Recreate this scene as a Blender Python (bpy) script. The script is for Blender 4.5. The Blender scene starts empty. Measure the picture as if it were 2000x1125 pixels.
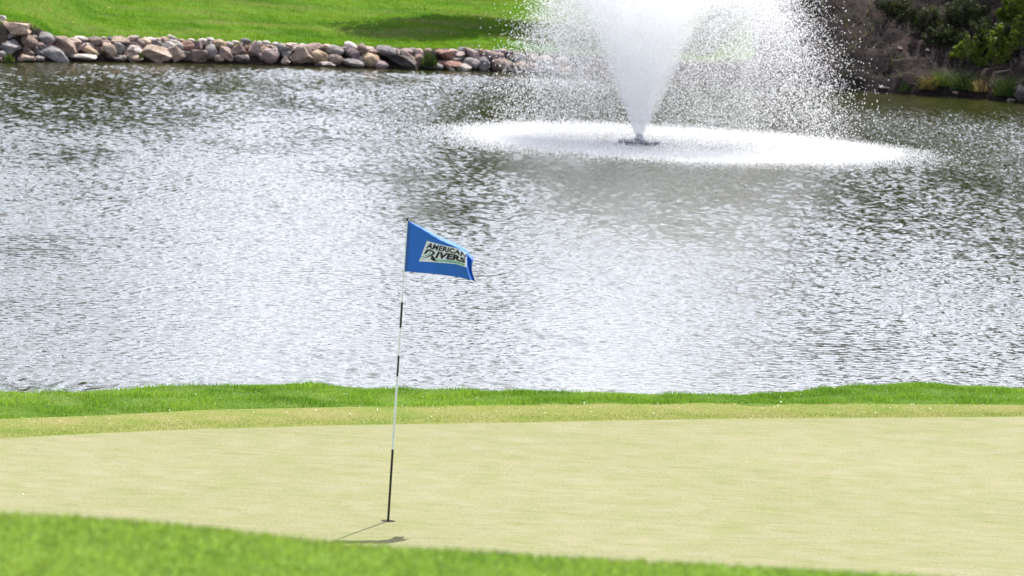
import bpy, math, random
import numpy as np
from mathutils import Vector, Matrix, noise as mnoise
from mathutils.geometry import tessellate_polygon
R = math.radians
random.seed(7); rng = np.random.default_rng(7)
S = bpy.context.scene
COL = S.collection

# ------------------------------------------------------------------ camera
CAM = Vector((0.0, 0.0, 4.9)); PITCH = R(6.3); ROLL = R(2.9); FPX = 8000.0
ZW = -0.8                                   # water level
fwd = Vector((0, math.cos(PITCH), -math.sin(PITCH)))
upv = Vector((0, math.sin(PITCH), math.cos(PITCH)))
rgt = Vector((1, 0, 0))
cx_ = rgt * math.cos(ROLL) + upv * math.sin(ROLL)
cy_ = -rgt * math.sin(ROLL) + upv * math.cos(ROLL)
cam = bpy.data.cameras.new('camera'); cam_o = bpy.data.objects.new('camera', cam); COL.objects.link(cam_o)
m = Matrix((cx_, cy_, -fwd)).transposed().to_4x4(); m.translation = CAM; cam_o.matrix_world = m
cam.lens = 144; cam.sensor_width = 36; cam.clip_end = 2000; cam.clip_start = 0.1
cam.dof.use_dof = True; cam.dof.focus_distance = 35; cam.dof.aperture_fstop = 7.6
S.camera = cam_o

def ray(px, py):
    return fwd * FPX + cx_ * (px - 1000) - cy_ * (py - 562.5)
def at(px, py, z):
    r = ray(px, py); return CAM + r * ((z - CAM.z) / r.z)
def at_y(px, py, y):
    r = ray(px, py); return CAM + r * (y / r.y)

# ------------------------------------------------------------------ light
ADDED_CLOUD = 1.85
SUN_EL = R(61.5); SUN_AZ = R(22)              # azimuth from +Y towards +X
w = bpy.data.worlds.new("World"); S.world = w; w.use_nodes = True
nt = w.node_tree; nt.nodes.clear()
sky = nt.nodes.new('ShaderNodeTexSky'); sky.sky_type = 'NISHITA'; sky.sun_disc = False
sky.sun_elevation = SUN_EL; sky.sun_rotation = SUN_AZ; sky.dust_density = 3.0; sky.air_density = 1.0; sky.ozone_density = 1.0
bg = nt.nodes.new('ShaderNodeBackground'); bg.inputs[1].default_value = 0.085
wo = nt.nodes.new('ShaderNodeOutputWorld')
nt.links.new(sky.outputs[0], bg.inputs[0])
# unseen bright cloud cover added to brighten the water, strongest beyond the pond
def wm(op, a, b=None, c=None):
    x = nt.nodes.new('ShaderNodeMath'); x.operation = op
    for i, q in enumerate((a, b, c)):
        if q is None: continue
        if isinstance(q, (int, float)): x.inputs[i].default_value = q
        else: nt.links.new(q, x.inputs[i])
    return x.outputs[0]
def wmap(v, a, b, c, d):
    x = nt.nodes.new('ShaderNodeMapRange'); x.interpolation_type = 'SMOOTHSTEP'; nt.links.new(v, x.inputs[0])
    for i, q in enumerate((a, b, c, d)): x.inputs[1 + i].default_value = q
    return x.outputs[0]
wtc = nt.nodes.new('ShaderNodeTexCoord'); wsx = nt.nodes.new('ShaderNodeSeparateXYZ'); nt.links.new(wtc.outputs['Generated'], wsx.inputs[0])
wn = nt.nodes.new('ShaderNodeTexNoise'); wn.inputs['Scale'].default_value = 3.2; wn.inputs['Detail'].default_value = 5; nt.links.new(wtc.outputs['Generated'], wn.inputs['Vector'])
cl = wm('MULTIPLY', wmap(wn.outputs['Fac'], 0.30, 0.50, 0.25, 1), wmap(wsx.outputs[2], 0.55, 0.85, 1, 0))
cl = wm('MULTIPLY', cl, wmap(wsx.outputs[1], 0.1, 0.55, 0.32, 1))
bg2 = nt.nodes.new('ShaderNodeBackground'); bg2.inputs[0].default_value = (0.83, 0.87, 1.0, 1); bg2.inputs[1].default_value = ADDED_CLOUD
wmx = nt.nodes.new('ShaderNodeMixShader'); nt.links.new(cl, wmx.inputs[0]); nt.links.new(bg.outputs[0], wmx.inputs[1]); nt.links.new(bg2.outputs[0], wmx.inputs[2])
nt.links.new(wmx.outputs[0], wo.inputs[0])
sun = bpy.data.lights.new('sun', 'SUN'); sun.energy = 5.0; sun.angle = R(0.5); sun.color = (1, 0.965, 0.91)
sun_o = bpy.data.objects.new('sun', sun); COL.objects.link(sun_o)
sd = Vector((math.sin(SUN_AZ) * math.cos(SUN_EL), math.cos(SUN_AZ) * math.cos(SUN_EL), math.sin(SUN_EL)))
sun_o.rotation_euler = sd.to_track_quat('Z', 'Y').to_euler(); sun_o.location = (0, 0, 60)
S.view_settings.view_transform = 'Standard'; S.view_settings.look = 'None'
S.view_settings.exposure = 0.95; S.view_settings.gamma = 1
S.cycles.volume_bounces = 24; S.cycles.max_bounces = 24; S.cycles.diffuse_bounces = 10; S.cycles.transmission_bounces = 12; S.cycles.transparent_max_bounces = 8
S.cycles.sample_clamp_indirect = 10

# ------------------------------------------------------------------ helpers
def tag(o, label=None, cat=None, group=None, kind=None):
    if label: o['label'] = label
    if cat: o['category'] = cat
    if group: o['group'] = group
    if kind: o['kind'] = kind
    return o
def empty(name, loc, rz=0):
    o = bpy.data.objects.new(name, None); COL.objects.link(o); o.location = loc; o.rotation_euler.z = rz
    o.empty_display_size = 0.2; return o
def mesh_np(name, V, F, mats, parent=None, smooth=False, mi=None, world=False):
    """V (n,3) array, F (k,3|4) array or list of index lists"""
    me = bpy.data.meshes.new(name)
    V = np.asarray(V, dtype=np.float32)
    if isinstance(F, np.ndarray):
        k, c = F.shape
        me.vertices.add(len(V)); me.vertices.foreach_set('co', V.ravel())
        me.loops.add(k * c); me.loops.foreach_set('vertex_index', F.astype(np.int32).ravel())
        me.polygons.add(k); me.polygons.foreach_set('loop_start', np.arange(0, k * c, c, dtype=np.int32))
        if mi is not None: me.polygons.foreach_set('material_index', np.asarray(mi, dtype=np.int32))
        me.polygons.foreach_set('use_smooth', np.full(k, smooth, dtype=bool))
        me.update(calc_edges=True); me.validate()
    else:
        me.from_pydata([tuple(map(float, v)) for v in V], [], F)
        if smooth: me.polygons.foreach_set('use_smooth', np.full(len(F), True))
        if mi is not None: me.polygons.foreach_set('material_index', np.asarray(mi, dtype=np.int32))
        me.update()
    for mm in (mats if isinstance(mats, (list, tuple)) else [mats]): me.materials.append(mm)
    o = bpy.data.objects.new(name, me); COL.objects.link(o)
    if parent is not None: o.parent = parent
    return o
def grid_faces(nx, ny):
    i = np.arange(nx - 1); j = np.arange(ny - 1)
    I, J = np.meshgrid(i, j); a = (J * nx + I).ravel()
    return np.stack([a, a + 1, a + 1 + nx, a + nx], 1)
def axis(segs):
    out = []
    for a, b, st in segs:
        n = max(1, int(round((b - a) / st))); out.append(np.linspace(a, b, n, endpoint=False))
    out.append([segs[-1][1]]); return np.concatenate(out)
class NP2:
    """cheap smooth 2-D noise: sums of sines"""
    def __init__(s, seed, lam, n=14):
        r = np.random.default_rng(seed); a = r.uniform(0, 2 * np.pi, n); k = 2 * np.pi / (lam * r.uniform(0.7, 1.5, n))
        s.kx = k * np.cos(a); s.ky = k * np.sin(a); s.p = r.uniform(0, 6.28, n); s.n = n
    def __call__(s, x, y):
        o = 0
        for i in range(s.n): o = o + np.sin(s.kx[i] * x + s.ky[i] * y + s.p[i])
        return o / math.sqrt(s.n / 2)
def sstep(a, b, x):
    t = np.clip((x - a) / (b - a), 0, 1); return t * t * (3 - 2 * t)

# ------------------------------------------------------------------ materials
def mat(name):
    mt = bpy.data.materials.new(name); mt.use_nodes = True; n = mt.node_tree
    return mt, n, n.nodes['Principled BSDF'], n.nodes['Material Output']
def nd(n, t, **kw):
    x = n.nodes.new(t)
    for k, v in kw.items(): setattr(x, k, v)
    return x
def ramp(n, src, stops):
    r = nd(n, 'ShaderNodeValToRGB'); e = r.color_ramp.elements
    while len(e) < len(stops): e.new(0.5)
    for i, (p, c) in enumerate(stops):
        e[i].position = p; e[i].color = (*c, 1)
    n.links.new(src, r.inputs[0]); return r.outputs[0]
def noise(n, scale, detail=4, rough=0.55, vec=None, dist=0):
    x = nd(n, 'ShaderNodeTexNoise'); x.inputs['Scale'].default_value = scale; x.inputs['Detail'].default_value = detail
    x.inputs['Roughness'].default_value = rough; x.inputs['Distortion'].default_value = dist
    if vec is not None: n.links.new(vec, x.inputs['Vector'])
    return x.outputs['Fac']
def mixc(n, fac, a, b, mode='MIX'):
    x = nd(n, 'ShaderNodeMix', data_type='RGBA', blend_type=mode)
    for s, v in ((x.inputs['Factor'], fac), (x.inputs[6], a), (x.inputs[7], b)):
        if isinstance(v, tuple): s.default_value = (*v, 1)
        elif isinstance(v, (int, float)): s.default_value = v
        else: n.links.new(v, s)
    return x.outputs[2]
def worldpos(n):
    return nd(n, 'ShaderNodeNewGeometry').outputs['Position']
def scaled(n, v, s):
    x = nd(n, 'ShaderNodeVectorMath', operation='MULTIPLY'); n.links.new(v, x.inputs[0]); x.inputs[1].default_value = s; return x.outputs[0]
def bump(n, b, h, st, dist=0.02):
    x = nd(n, 'ShaderNodeBump'); x.inputs['Strength'].default_value = st; x.inputs['Distance'].default_value = dist
    n.links.new(h, x.inputs['Height']); n.links.new(x.outputs[0], b.inputs['Normal'])
def simple(name, col, rough=0.6, var=0.15, scale=8, bmp=0.0, spec=0.4):
    mt, n, b, o = mat(name); p = worldpos(n)
    f = noise(n, scale, 5, 0.6, p)
    c = ramp(n, f, [(0.3, tuple(x * (1 - var) for x in col)), (0.7, tuple(min(1, x * (1 + var)) for x in col))])
    n.links.new(c, b.inputs['Base Color']); b.inputs['Roughness'].default_value = rough
    b.inputs['Specular IOR Level'].default_value = spec
    if bmp: bump(n, b, f, bmp)
    return mt

def mat_green():
    mt, n, b, o = mat('mown putting green'); p = worldpos(n)
    big = noise(n, 0.35, 4, 0.55, p)
    mid = noise(n, 3.4, 6, 0.65, scaled(n, p, (0.8, 0.9, 1)))
    fine = noise(n, 42, 4, 0.75, p)
    c1 = ramp(n, big, [(0.35, (0.172, 0.174, 0.089)), (0.65, (0.207, 0.198, 0.117))])
    c2 = ramp(n, mid, [(0.36, (0.149, 0.174, 0.064)), (0.50, (0.188, 0.188, 0.100)), (0.66, (0.224, 0.207, 0.136))])
    c = mixc(n, 0.42, c1, c2)
    f = ramp(n, fine, [(0.3, (0.66, 0.68, 0.62)), (0.5, (1, 1, 1)), (0.72, (1.25, 1.22, 1.28))])
    st = ramp(n, noise(n, 9, 5, 0.7, scaled(n, p, (0.35, 1.2, 1))), [(0.32, (0.86, 0.88, 0.80)), (0.5, (1, 1, 1)), (0.68, (1.1, 1.07, 1.12))])
    c = mixc(n, 1, c, st, 'MULTIPLY')
    c = mixc(n, 0.8, c, f, 'MULTIPLY')
    vf = noise(n, 5.0, 5, 0.75, scaled(n, p, (1, 0.9, 1)))
    c = mixc(n, ramp(n, vf, [(0.60, (0, 0, 0)), (0.70, (0.6, 0.6, 0.6))]), c, (0.135, 0.145, 0.045))
    n.links.new(c, b.inputs['Base Color']); b.inputs['Roughness'].default_value = 1; b.inputs['Specular IOR Level'].default_value = 0.02
    bump(n, b, fine, 0.5, 0.01); return mt
def mat_fringe():
    mt, n, b, o = mat('mown fringe turf'); p = worldpos(n)
    mid = noise(n, 1.6, 6, 0.65, p); fine = noise(n, 30, 4, 0.75, p)
    c = ramp(n, mid, [(0.32, (0.104, 0.152, 0.027)), (0.5, (0.153, 0.170, 0.047)), (0.68, (0.197, 0.182, 0.076))])
    f = ramp(n, fine, [(0.3, (0.72, 0.76, 0.7)), (0.5, (1, 1, 1)), (0.72, (1.2, 1.18, 1.18))])
    c = mixc(n, 0.9, c, f, 'MULTIPLY')
    n.links.new(c, b.inputs['Base Color']); b.inputs['Roughness'].default_value = 1; b.inputs['Specular IOR Level'].default_value = 0.03
    bump(n, b, fine, 0.7, 0.02); return mt
def mat_turf(name, a, bb, cc, mscale=0.8, dry=None):
    mt, n, b, o = mat(name); p = worldpos(n)
    mid = noise(n, mscale, 6, 0.65, p); fine = noise(n, 18, 4, 0.8, p)
    c = ramp(n, mid, [(0.33, a), (0.5, bb), (0.68, cc)])
    if dry:
        dn = noise(n, 0.22, 4, 0.7, p)
        c = mixc(n, ramp(n, dn, [(0.55, (0, 0, 0)), (0.75, (0.7, 0.7, 0.7))]), c, dry)
    f = ramp(n, fine, [(0.3, (0.45, 0.5, 0.45)), (0.52, (1, 1, 1)), (0.75, (1.5, 1.45, 1.35))])
    c = mixc(n, 0.9, c, f, 'MULTIPLY')
    n.links.new(c, b.inputs['Base Color']); b.inputs['Roughness'].default_value = 1; b.inputs['Specular IOR Level'].default_value = 0.03
    bump(n, b, fine, 0.8, 0.05); return mt
def mat_leaf(name, dark, light, trans=0.5, scale=2.5, rough=0.5, tcol=None, dry=None):
    """diffuse + translucent leaf / blade, colour varies per island"""
    mt = bpy.data.materials.new(name); mt.use_nodes = True; n = mt.node_tree; n.nodes.clear()
    out = nd(n, 'ShaderNodeOutputMaterial'); g = nd(n, 'ShaderNodeNewGeometry')
    p = g.outputs['Position']; f = noise(n, scale, 3, 0.6, p)
    c1 = ramp(n, f, [(0.35, dark), (0.65, light)])
    if dry:
        dc = at(95, 38, -0.05); vd = nd(n, 'ShaderNodeVectorMath', operation='DISTANCE'); n.links.new(scaled(n, p, (1, .55, 0)), vd.inputs[0]); vd.inputs[1].default_value = (dc.x, dc.y * .55, 0)
        mr = nd(n, 'ShaderNodeMapRange'); n.links.new(vd.outputs['Value'], mr.inputs[0]); mr.inputs[1].default_value = 0.5; mr.inputs[2].default_value = 1.6; mr.inputs[3].default_value = .75; mr.inputs[4].default_value = 0
        sp = ramp(n, noise(n, 3.0, 4, .7, p), [(0.42, (0, 0, 0)), (0.6, (1, 1, 1))]); mu = nd(n, 'ShaderNodeMath', operation='MULTIPLY'); n.links.new(sp, mu.inputs[0]); n.links.new(mr.outputs[0], mu.inputs[1])
        c1 = mixc(n, mu.outputs[0], c1, (0.38, 0.31, 0.20))
        c1 = mixc(n, ramp(n, noise(n, 0.45, 4, 0.7, scaled(n, p, (.5, 1, 1))), [(0.50, (0, 0, 0)), (0.62, (0.75, 0.75, 0.75))]), c1, dry)
    rv = ramp(n, g.outputs['Random Per Island'], [(0.0, (0.6, 0.62, 0.55)), (0.6, (1, 1, 1)), (1.0, (1.45, 1.35, 1.2))])
    c = mixc(n, 1.0, c1, rv, 'MULTIPLY')
    d = nd(n, 'ShaderNodeBsdfPrincipled'); n.links.new(c, d.inputs['Base Color']); d.inputs['Roughness'].default_value = rough
    d.inputs['Specular IOR Level'].default_value = 0.12
    t = nd(n, 'ShaderNodeBsdfTranslucent')
    tc = mixc(n, 1.0, c, tcol or (1.25, 1.35, 0.6), 'MULTIPLY'); n.links.new(tc, t.inputs[0])
    mx = nd(n, 'ShaderNodeMixShader'); mx.inputs[0].default_value = trans
    n.links.new(d.outputs[0], mx.inputs[1]); n.links.new(t.outputs[0], mx.inputs[2]); n.links.new(mx.outputs[0], out.inputs[0])
    return mt
def mat_water():
    mt, n, b, o = mat('pond water'); p = worldpos(n)
    b.inputs['Base Color'].default_value = (0.020, 0.022, 0.006, 1); b.inputs['Roughness'].default_value = 0.03
    b.inputs['IOR'].default_value = 1.33; b.inputs['Specular IOR Level'].default_value = 0.5
    f = noise(n, 11, 3, 0.6, scaled(n, p, (0.7, 1.0, 1)), 0.3)
    bump(n, b, f, 0.3, 0.02)
    return mt
def mat_rock(name, a, bb, cc):
    mt, n, b, o = mat(name)
    tc = nd(n, 'ShaderNodeTexCoord').outputs['Object']; oi = nd(n, 'ShaderNodeObjectInfo')
    ad = nd(n, 'ShaderNodeVectorMath', operation='ADD'); n.links.new(tc, ad.inputs[0])
    sc = nd(n, 'ShaderNodeVectorMath', operation='SCALE'); sc.inputs[0].default_value = (37, 11, 23); n.links.new(oi.outputs['Random'], sc.inputs['Scale'])
    n.links.new(sc.outputs[0], ad.inputs[1]); v = ad.outputs[0]
    f = noise(n, 1.6, 6, 0.65, v, 0.4); fine = noise(n, 9, 5, 0.75, v)
    c = ramp(n, f, [(0.3, a), (0.5, bb), (0.7, cc)])
    ff = ramp(n, fine, [(0.32, (0.55, 0.55, 0.56)), (0.5, (1, 1, 1)), (0.7, (1.3, 1.28, 1.25))])
    c = mixc(n, 0.8, c, ff, 'MULTIPLY')
    rv = ramp(n, oi.outputs['Random'], [(0, (0.75, 0.75, 0.77)), (1, (1.2, 1.17, 1.13))])
    c = mixc(n, 1, c, rv, 'MULTIPLY')
    n.links.new(c, b.inputs['Base Color']); b.inputs['Roughness'].default_value = 0.75; b.inputs['Specular IOR Level'].default_value = 0.3
    bump(n, b, fine, 0.8, 0.12); return mt
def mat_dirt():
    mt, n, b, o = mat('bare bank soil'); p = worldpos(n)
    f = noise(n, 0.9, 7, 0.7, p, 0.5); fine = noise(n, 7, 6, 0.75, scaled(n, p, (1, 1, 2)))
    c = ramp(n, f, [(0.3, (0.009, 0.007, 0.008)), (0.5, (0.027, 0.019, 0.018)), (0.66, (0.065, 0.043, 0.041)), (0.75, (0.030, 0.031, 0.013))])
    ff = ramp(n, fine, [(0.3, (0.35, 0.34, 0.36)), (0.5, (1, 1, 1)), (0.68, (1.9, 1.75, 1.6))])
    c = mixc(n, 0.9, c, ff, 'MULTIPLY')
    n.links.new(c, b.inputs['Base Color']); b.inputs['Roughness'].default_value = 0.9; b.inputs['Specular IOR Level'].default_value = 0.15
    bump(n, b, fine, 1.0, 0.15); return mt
M = dict(
    green=mat_green(), fringe=mat_fringe(),
    rough=mat_turf('rough turf', (0.053, 0.108, 0.018), (0.089, 0.148, 0.026), (0.127, 0.173, 0.044)),
    near=mat_turf('bank turf', (0.088, 0.172, 0.023), (0.125, 0.210, 0.034), (0.158, 0.230, 0.046), 0.9),
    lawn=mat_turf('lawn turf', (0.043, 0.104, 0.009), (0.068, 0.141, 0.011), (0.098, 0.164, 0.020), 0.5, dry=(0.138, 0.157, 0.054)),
    blade=mat_leaf('rough blades', (0.092, 0.184, 0.026), (0.185, 0.294, 0.055), 0.45, 0.9),
    lawn_blade=mat_leaf('lawn blades', (0.075, 0.168, 0.009), (0.150, 0.239, 0.022), 0.45, 0.5, dry=(0.263, 0.216, 0.186)),
    near_blade=mat_leaf('bank blades', (0.138, 0.227, 0.049), (0.225, 0.288, 0.077), 0.45, 1.0),
    fringe_blade=mat_leaf('fringe blades', (0.098, 0.131, 0.027), (0.176, 0.176, 0.061), 0.35, 1.2),
    clump=mat_leaf('reed blades', (0.03, 0.055, 0.018), (0.06, 0.095, 0.03), 0.3),
    clump2=mat_leaf('grass clump blades', (0.05, 0.085, 0.022), (0.11, 0.14, 0.045), 0.35),
    dryclump=mat_leaf('dry clump blades', (0.13, 0.12, 0.03), (0.30, 0.23, 0.10), 0.35, tcol=(1.1, 1.05, 0.8)),
    leaf=mat_leaf('tree leaves', (0.03, 0.055, 0.012), (0.07, 0.11, 0.02), 0.4),
    shrub=mat_leaf('shrub leaves', (0.08, 0.12, 0.02), (0.17, 0.20, 0.04), 0.45),
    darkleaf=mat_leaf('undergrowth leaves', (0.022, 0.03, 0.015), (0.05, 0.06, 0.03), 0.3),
    bark=simple('bark', (0.10, 0.08, 0.065), 0.9, 0.4, 12, 0.5),
    twig=simple('dead twig', (0.13, 0.105, 0.09), 0.85, 0.4, 6),
    water=mat_water(), dirt=mat_dirt(),
    white=simple('white fibreglass', (0.66, 0.70, 0.69), 0.35, 0.05), black=simple('black band', (0.012, 0.012, 0.014), 0.35, 0.1),
    cup=simple('hole cup', (0.30, 0.27, 0.2), 0.8, 0.2), soil=simple('cup soil', (0.16, 0.14, 0.10), 0.9, 0.2),
    petal=simple('petals and glints', (0.85, 0.80, 0.74), 0.5, 0.08),
    dandelion=simple('dandelion yellow', (0.8, 0.6, 0.03), 0.6, 0.08),
    floatm=simple('grey float plastic', (0.10, 0.10, 0.12), 0.5, 0.4, 9), brass=simple('nozzle steel', (0.35, 0.36, 0.38), 0.4, 0.1),
)
ROCK = dict(
    tan=mat_rock('tan rock', (0.202, 0.145, 0.105), (0.417, 0.314, 0.243), (0.595, 0.483, 0.393)),
    brown=mat_rock('brown rock', (0.114, 0.079, 0.064), (0.253, 0.181, 0.151), (0.405, 0.308, 0.260)),
    grey=mat_rock('grey rock', (0.126, 0.111, 0.107), (0.253, 0.229, 0.220), (0.443, 0.399, 0.382)),
    bluegrey=mat_rock('blue grey rock', (0.101, 0.095, 0.098), (0.215, 0.200, 0.202), (0.405, 0.374, 0.375)),
    purple=mat_rock('purplish rock', (0.126, 0.088, 0.088), (0.265, 0.200, 0.197), (0.480, 0.374, 0.364)),
    red=mat_rock('reddish brown rock', (0.152, 0.072, 0.058), (0.278, 0.151, 0.116), (0.443, 0.272, 0.220)),
    pale=mat_rock('pale rock', (0.354, 0.301, 0.277), (0.581, 0.507, 0.462), (0.759, 0.676, 0.624)),
    pink=mat_rock('pinkish rock', (0.278, 0.181, 0.162), (0.480, 0.350, 0.312), (0.658, 0.519, 0.473)),
    ochre=mat_rock('ochre rock', (0.202, 0.133, 0.081), (0.392, 0.284, 0.185), (0.557, 0.435, 0.312)),
    dark=mat_rock('dark rock', (0.044, 0.036, 0.035), (0.095, 0.079, 0.075), (0.177, 0.145, 0.133)),
)

# ------------------------------------------------------------------ shoreline curves (found on the ground planes)
def curve(pts, z):
    P = [at(px, py, z) for px, py in pts]
    xs = np.array([p.x for p in P]); ys = np.array([p.y for p in P]); return xs, ys
FS = curve([(-250, 121), (0, 122), (200, 121), (400, 124), (600, 130), (800, 136), (1000, 141), (1300, 158), (1650, 178), (1780, 186), (1900, 193), (2000, 201), (2300, 225)], ZW)
def far_shore(x): return np.interp(x, *FS)
CREST = curve([(-300, 772), (0, 765), (150, 765), (300, 755), (500, 749), (650, 752), (760, 759), (900, 760), (1100, 764), (1300, 770), (1450, 771), (1550, 765), (1650, 753), (1800, 747), (1900, 751), (2000, 756), (2300, 765)], 0.0)
FR_OUT = [(-300, 832), (0, 822), (200, 815), (400, 804), (700, 798), (1000, 793), (1400, 790), (1700, 792), (2000, 794), (2300, 798)]
GR_OUT = [(-300, 880), (0, 857), (160, 848), (400, 838), (700, 830), (1000, 826), (1300, 820), (1600, 817), (2000, 814), (2300, 814)]
FRC = curve(FR_OUT, 0.0); GRC = curve(GR_OUT, 0.0)

# ------------------------------------------------------------------ near ground
EDGE_PX = [(-300, 1002), (0, 1005), (150, 1009), (350, 1022), (520, 1040), (650, 1053), (800, 1063), (1000, 1075), (1300, 1094), (1600, 1114), (1800, 1130), (2200, 1165)]
YE = 9.0
EP = [at_y(px, py - 2.5, YE) for px, py in EDGE_PX]
EX = np.array([p.x for p in EP]); EZ = np.array([p.z for p in EP])
n_lump = NP2(3, 0.9); n_lump2 = NP2(4, 3.0)
def near_z(x, y):
    crest = np.interp(x, *CREST)
    ze = np.interp(x, EX, EZ)
    t = np.clip((y - YE) / (24.5 - YE), 0, 1)
    bank = ze * (1 - t) ** 2.2
    top = ze + (3.5 - ze) * np.clip((YE - y) / YE, 0, 1.5)
    z = np.where(y < YE, top, bank)
    d = y - crest
    fall = np.where(d > 0, -0.03 - 0.62 * np.maximum(d, 0) ** 1.1, 0)
    out = sstep(24.5, 27, y)
    z = z * (1 - out) + out * (-0.03 + 0.028 * sstep(-1.7, -1.2, d))
    z = z + fall + 0.006 * n_lump(x, y) * sstep(-1.2, -0.6, d) * (y > 30)
    z = z + np.where(y < 20, 0.005 * n_lump2(x, y), 0)
    return np.maximum(z, -3.0)
xs = axis([(-60, -8, 2), (-8, 8, 0.08), (8, 60, 2)]); ys = axis([(-20, 7, 1.0), (7, 10, 0.06), (10, 33, 0.3), (33, 39.5, 0.06), (39.5, 46, 0.3)])
X, Y = np.meshgrid(xs, ys); Z = near_z(X, Y)
F = grid_faces(len(xs), len(ys)); yc = np.repeat((ys[:-1] + ys[1:]) / 2, len(xs) - 1)
g = mesh_np('ground', np.stack([X, Y, Z], -1).reshape(-1, 3), F, [M['rough'], M['near']], smooth=True, mi=(yc < 26).astype(int))
tag(g, 'sloping green turf banks around the putting green', kind='structure')

# ------------------------------------------------------------------ flagstick position and putting green with its hole
HOLE = at(758, 1017.5, 0.0)
xx = np.linspace(-9, 9, 120)
gy = np.interp(xx, *GRC); fy = np.interp(xx, *FRC)
outer = [Vector((-9, 22.5, 0.0)), Vector((9, 22.5, 0.0))] + [Vector((x, y, 0.0)) for x, y in zip(xx[::-1], gy[::-1])]
inner = [Vector((HOLE.x + 0.054 * math.cos(a), HOLE.y + 0.054 * math.sin(a), 0)) for a in np.linspace(0, 2 * math.pi, 32, endpoint=False)]
tri = tessellate_polygon([outer, inner])
green = mesh_np('putting_green', [v for v in outer + inner], [list(t) for t in tri], M['green'])
me = green.data
if sum(p.normal.z for p in me.polygons) < 0: me.flip_normals()
tag(green, 'pale closely mown putting green', kind='structure')
V = []; 
for x, a, b in zip(xx, gy, fy): V += [(x, a, -0.004), (x, a + (b - a) * .5, 0.002), (x, b + 0.08, 0.004)]
F = []
for i in range(len(xx) - 1):
    for k in range(2): F.append([3 * i + k, 3 * (i + 1) + k, 3 * (i + 1) + k + 1, 3 * i + k + 1])
fr = mesh_np('green_fringe', V, F, M['fringe']); tag(fr, 'yellowish mown fringe round the far side of the green', kind='structure')

cup = empty('golf_hole', (HOLE.x, HOLE.y, 0)); tag(cup, 'dark round golf hole cut in the putting green at the foot of the flagstick', 'golf hole')
V = []; F = []; n_ = 32
for k, (r, z) in enumerate([(0.054, 0.0), (0.0535, -0.010), (0.0535, -0.026)]):
    for i in range(n_): a = 2 * math.pi * i / n_; V.append((r * math.cos(a), r * math.sin(a), z))
for k in range(2):
    for i in range(n_): j = (i + 1) % n_; F.append([k * n_ + i, k * n_ + j, (k + 1) * n_ + j, (k + 1) * n_ + i])
mesh_np('rim', V, F, M['cup'], cup)
mesh_np('hole_floor', V[2 * n_:], [list(range(n_))], M['soil'], cup)

# ------------------------------------------------------------------ far ground
n_a = NP2(11, 5.0); n_b = NP2(12, 1.3); n_c = NP2(13, 0.55)
def right_mix(x): return sstep(4.2, 7.0, x)
def bank_h(x): return 0.52 + 0.42 * sstep(-10.6, -11.6, x)
def far_z(x, y):
    d = y - far_shore(x)
    h = bank_h(x)
    left = np.where(d < 0, ZW + 0.5 * d, np.where(d < 0.75, ZW - 0.05 + h * sstep(-0.1, 0.8, d), ZW - 0.05 + h + 0.030 * (d - 0.75)))
    left = left + 0.03 * n_a(x, y) * sstep(1.0, 3, d)
    dr = np.maximum(d, 0)
    right = np.where(d < 0, ZW + 0.6 * d, ZW + 0.30 * sstep(0, 0.25, dr) + 0.62 * np.minimum(dr, 5) + 0.10 * np.maximum(dr - 5, 0))
    right = right + (0.10 * n_b(x, y * 1.6) + 0.045 * n_c(x, y * 1.6) + 0.012 * n_c(x * 3, y * 4)) * sstep(0, 0.7, d)
    m_ = right_mix(x)
    return np.maximum(left * (1 - m_) + right * m_, -3)
xs = axis([(-400, -60, 40), (-60, -16, 3), (-16, 18, 0.1), (18, 60, 3), (60, 400, 40)])
ys = axis([(78, 90, 2), (90, 108, 0.1), (108, 125, 0.4), (125, 200, 5), (200, 600, 50)])
X, Y = np.meshgrid(xs, ys); Z = far_z(X, Y)
F = grid_faces(len(xs), len(ys))
XC = X.ravel()[F[:, 0]]; YC = Y.ravel()[F[:, 0]]; d_ = YC - far_shore(XC)
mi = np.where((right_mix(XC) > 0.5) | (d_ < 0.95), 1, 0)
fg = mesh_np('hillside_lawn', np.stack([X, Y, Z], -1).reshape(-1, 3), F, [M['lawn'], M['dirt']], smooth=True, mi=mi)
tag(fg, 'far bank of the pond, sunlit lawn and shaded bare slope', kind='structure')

# ------------------------------------------------------------------ water with real wind ripples
xs = axis([(-250, -40, 15), (-40, -15, 0.6), (-15, 15, 0.032), (15, 40, 0.6), (40, 250, 15)])
ys = axis([(34, 41, 0.2), (41, 58, 0.03), (58, 76, 0.036), (76, 104, 0.045), (104, 130, 4)])
X, Y = np.meshgrid(xs.astype(np.float32), ys.astype(np.float32))
Z = np.zeros_like(X); r = np.random.default_rng(5)
gust = 0.84 + 0.13 * NP2(21, 12.0)(X, Y * 0.5) + 0.13 * NP2(22, 3.5)(X, Y * 0.5)
wind = R(-68)
for i in range(130):
    lam = float(np.exp(r.uniform(np.log(0.08), np.log(0.24)))) if i > 8 else r.uniform(.9, 2)
    a = wind + r.normal(0, 0.7); k = 2 * np.pi / lam
    slope = 0.0255 if i > 8 else 0.003
    ph = (k * math.cos(a)) * X + (k * math.sin(a)) * Y + r.uniform(0, 6.28)
    Z += (slope / k) * np.sin(ph + .5 * np.sin(ph))
gust = gust + .55 * sstep(3, 8, X) * sstep(78, 88, Y); Z *= np.clip(gust, 0.35, 1.7)
FC = at(1325, 282, ZW)          # centre of the spray ring (drifted by the breeze)
rr = np.hypot(X - FC.x, Y - FC.y)
Z += 0.010 * np.exp(-((rr - 4.2) / 1.1) ** 2) * NP2(31, 0.22, 20)(X, Y)
edge = sstep(14.95, 13.6, np.abs(X)); Z = Z * edge + ZW
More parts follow.
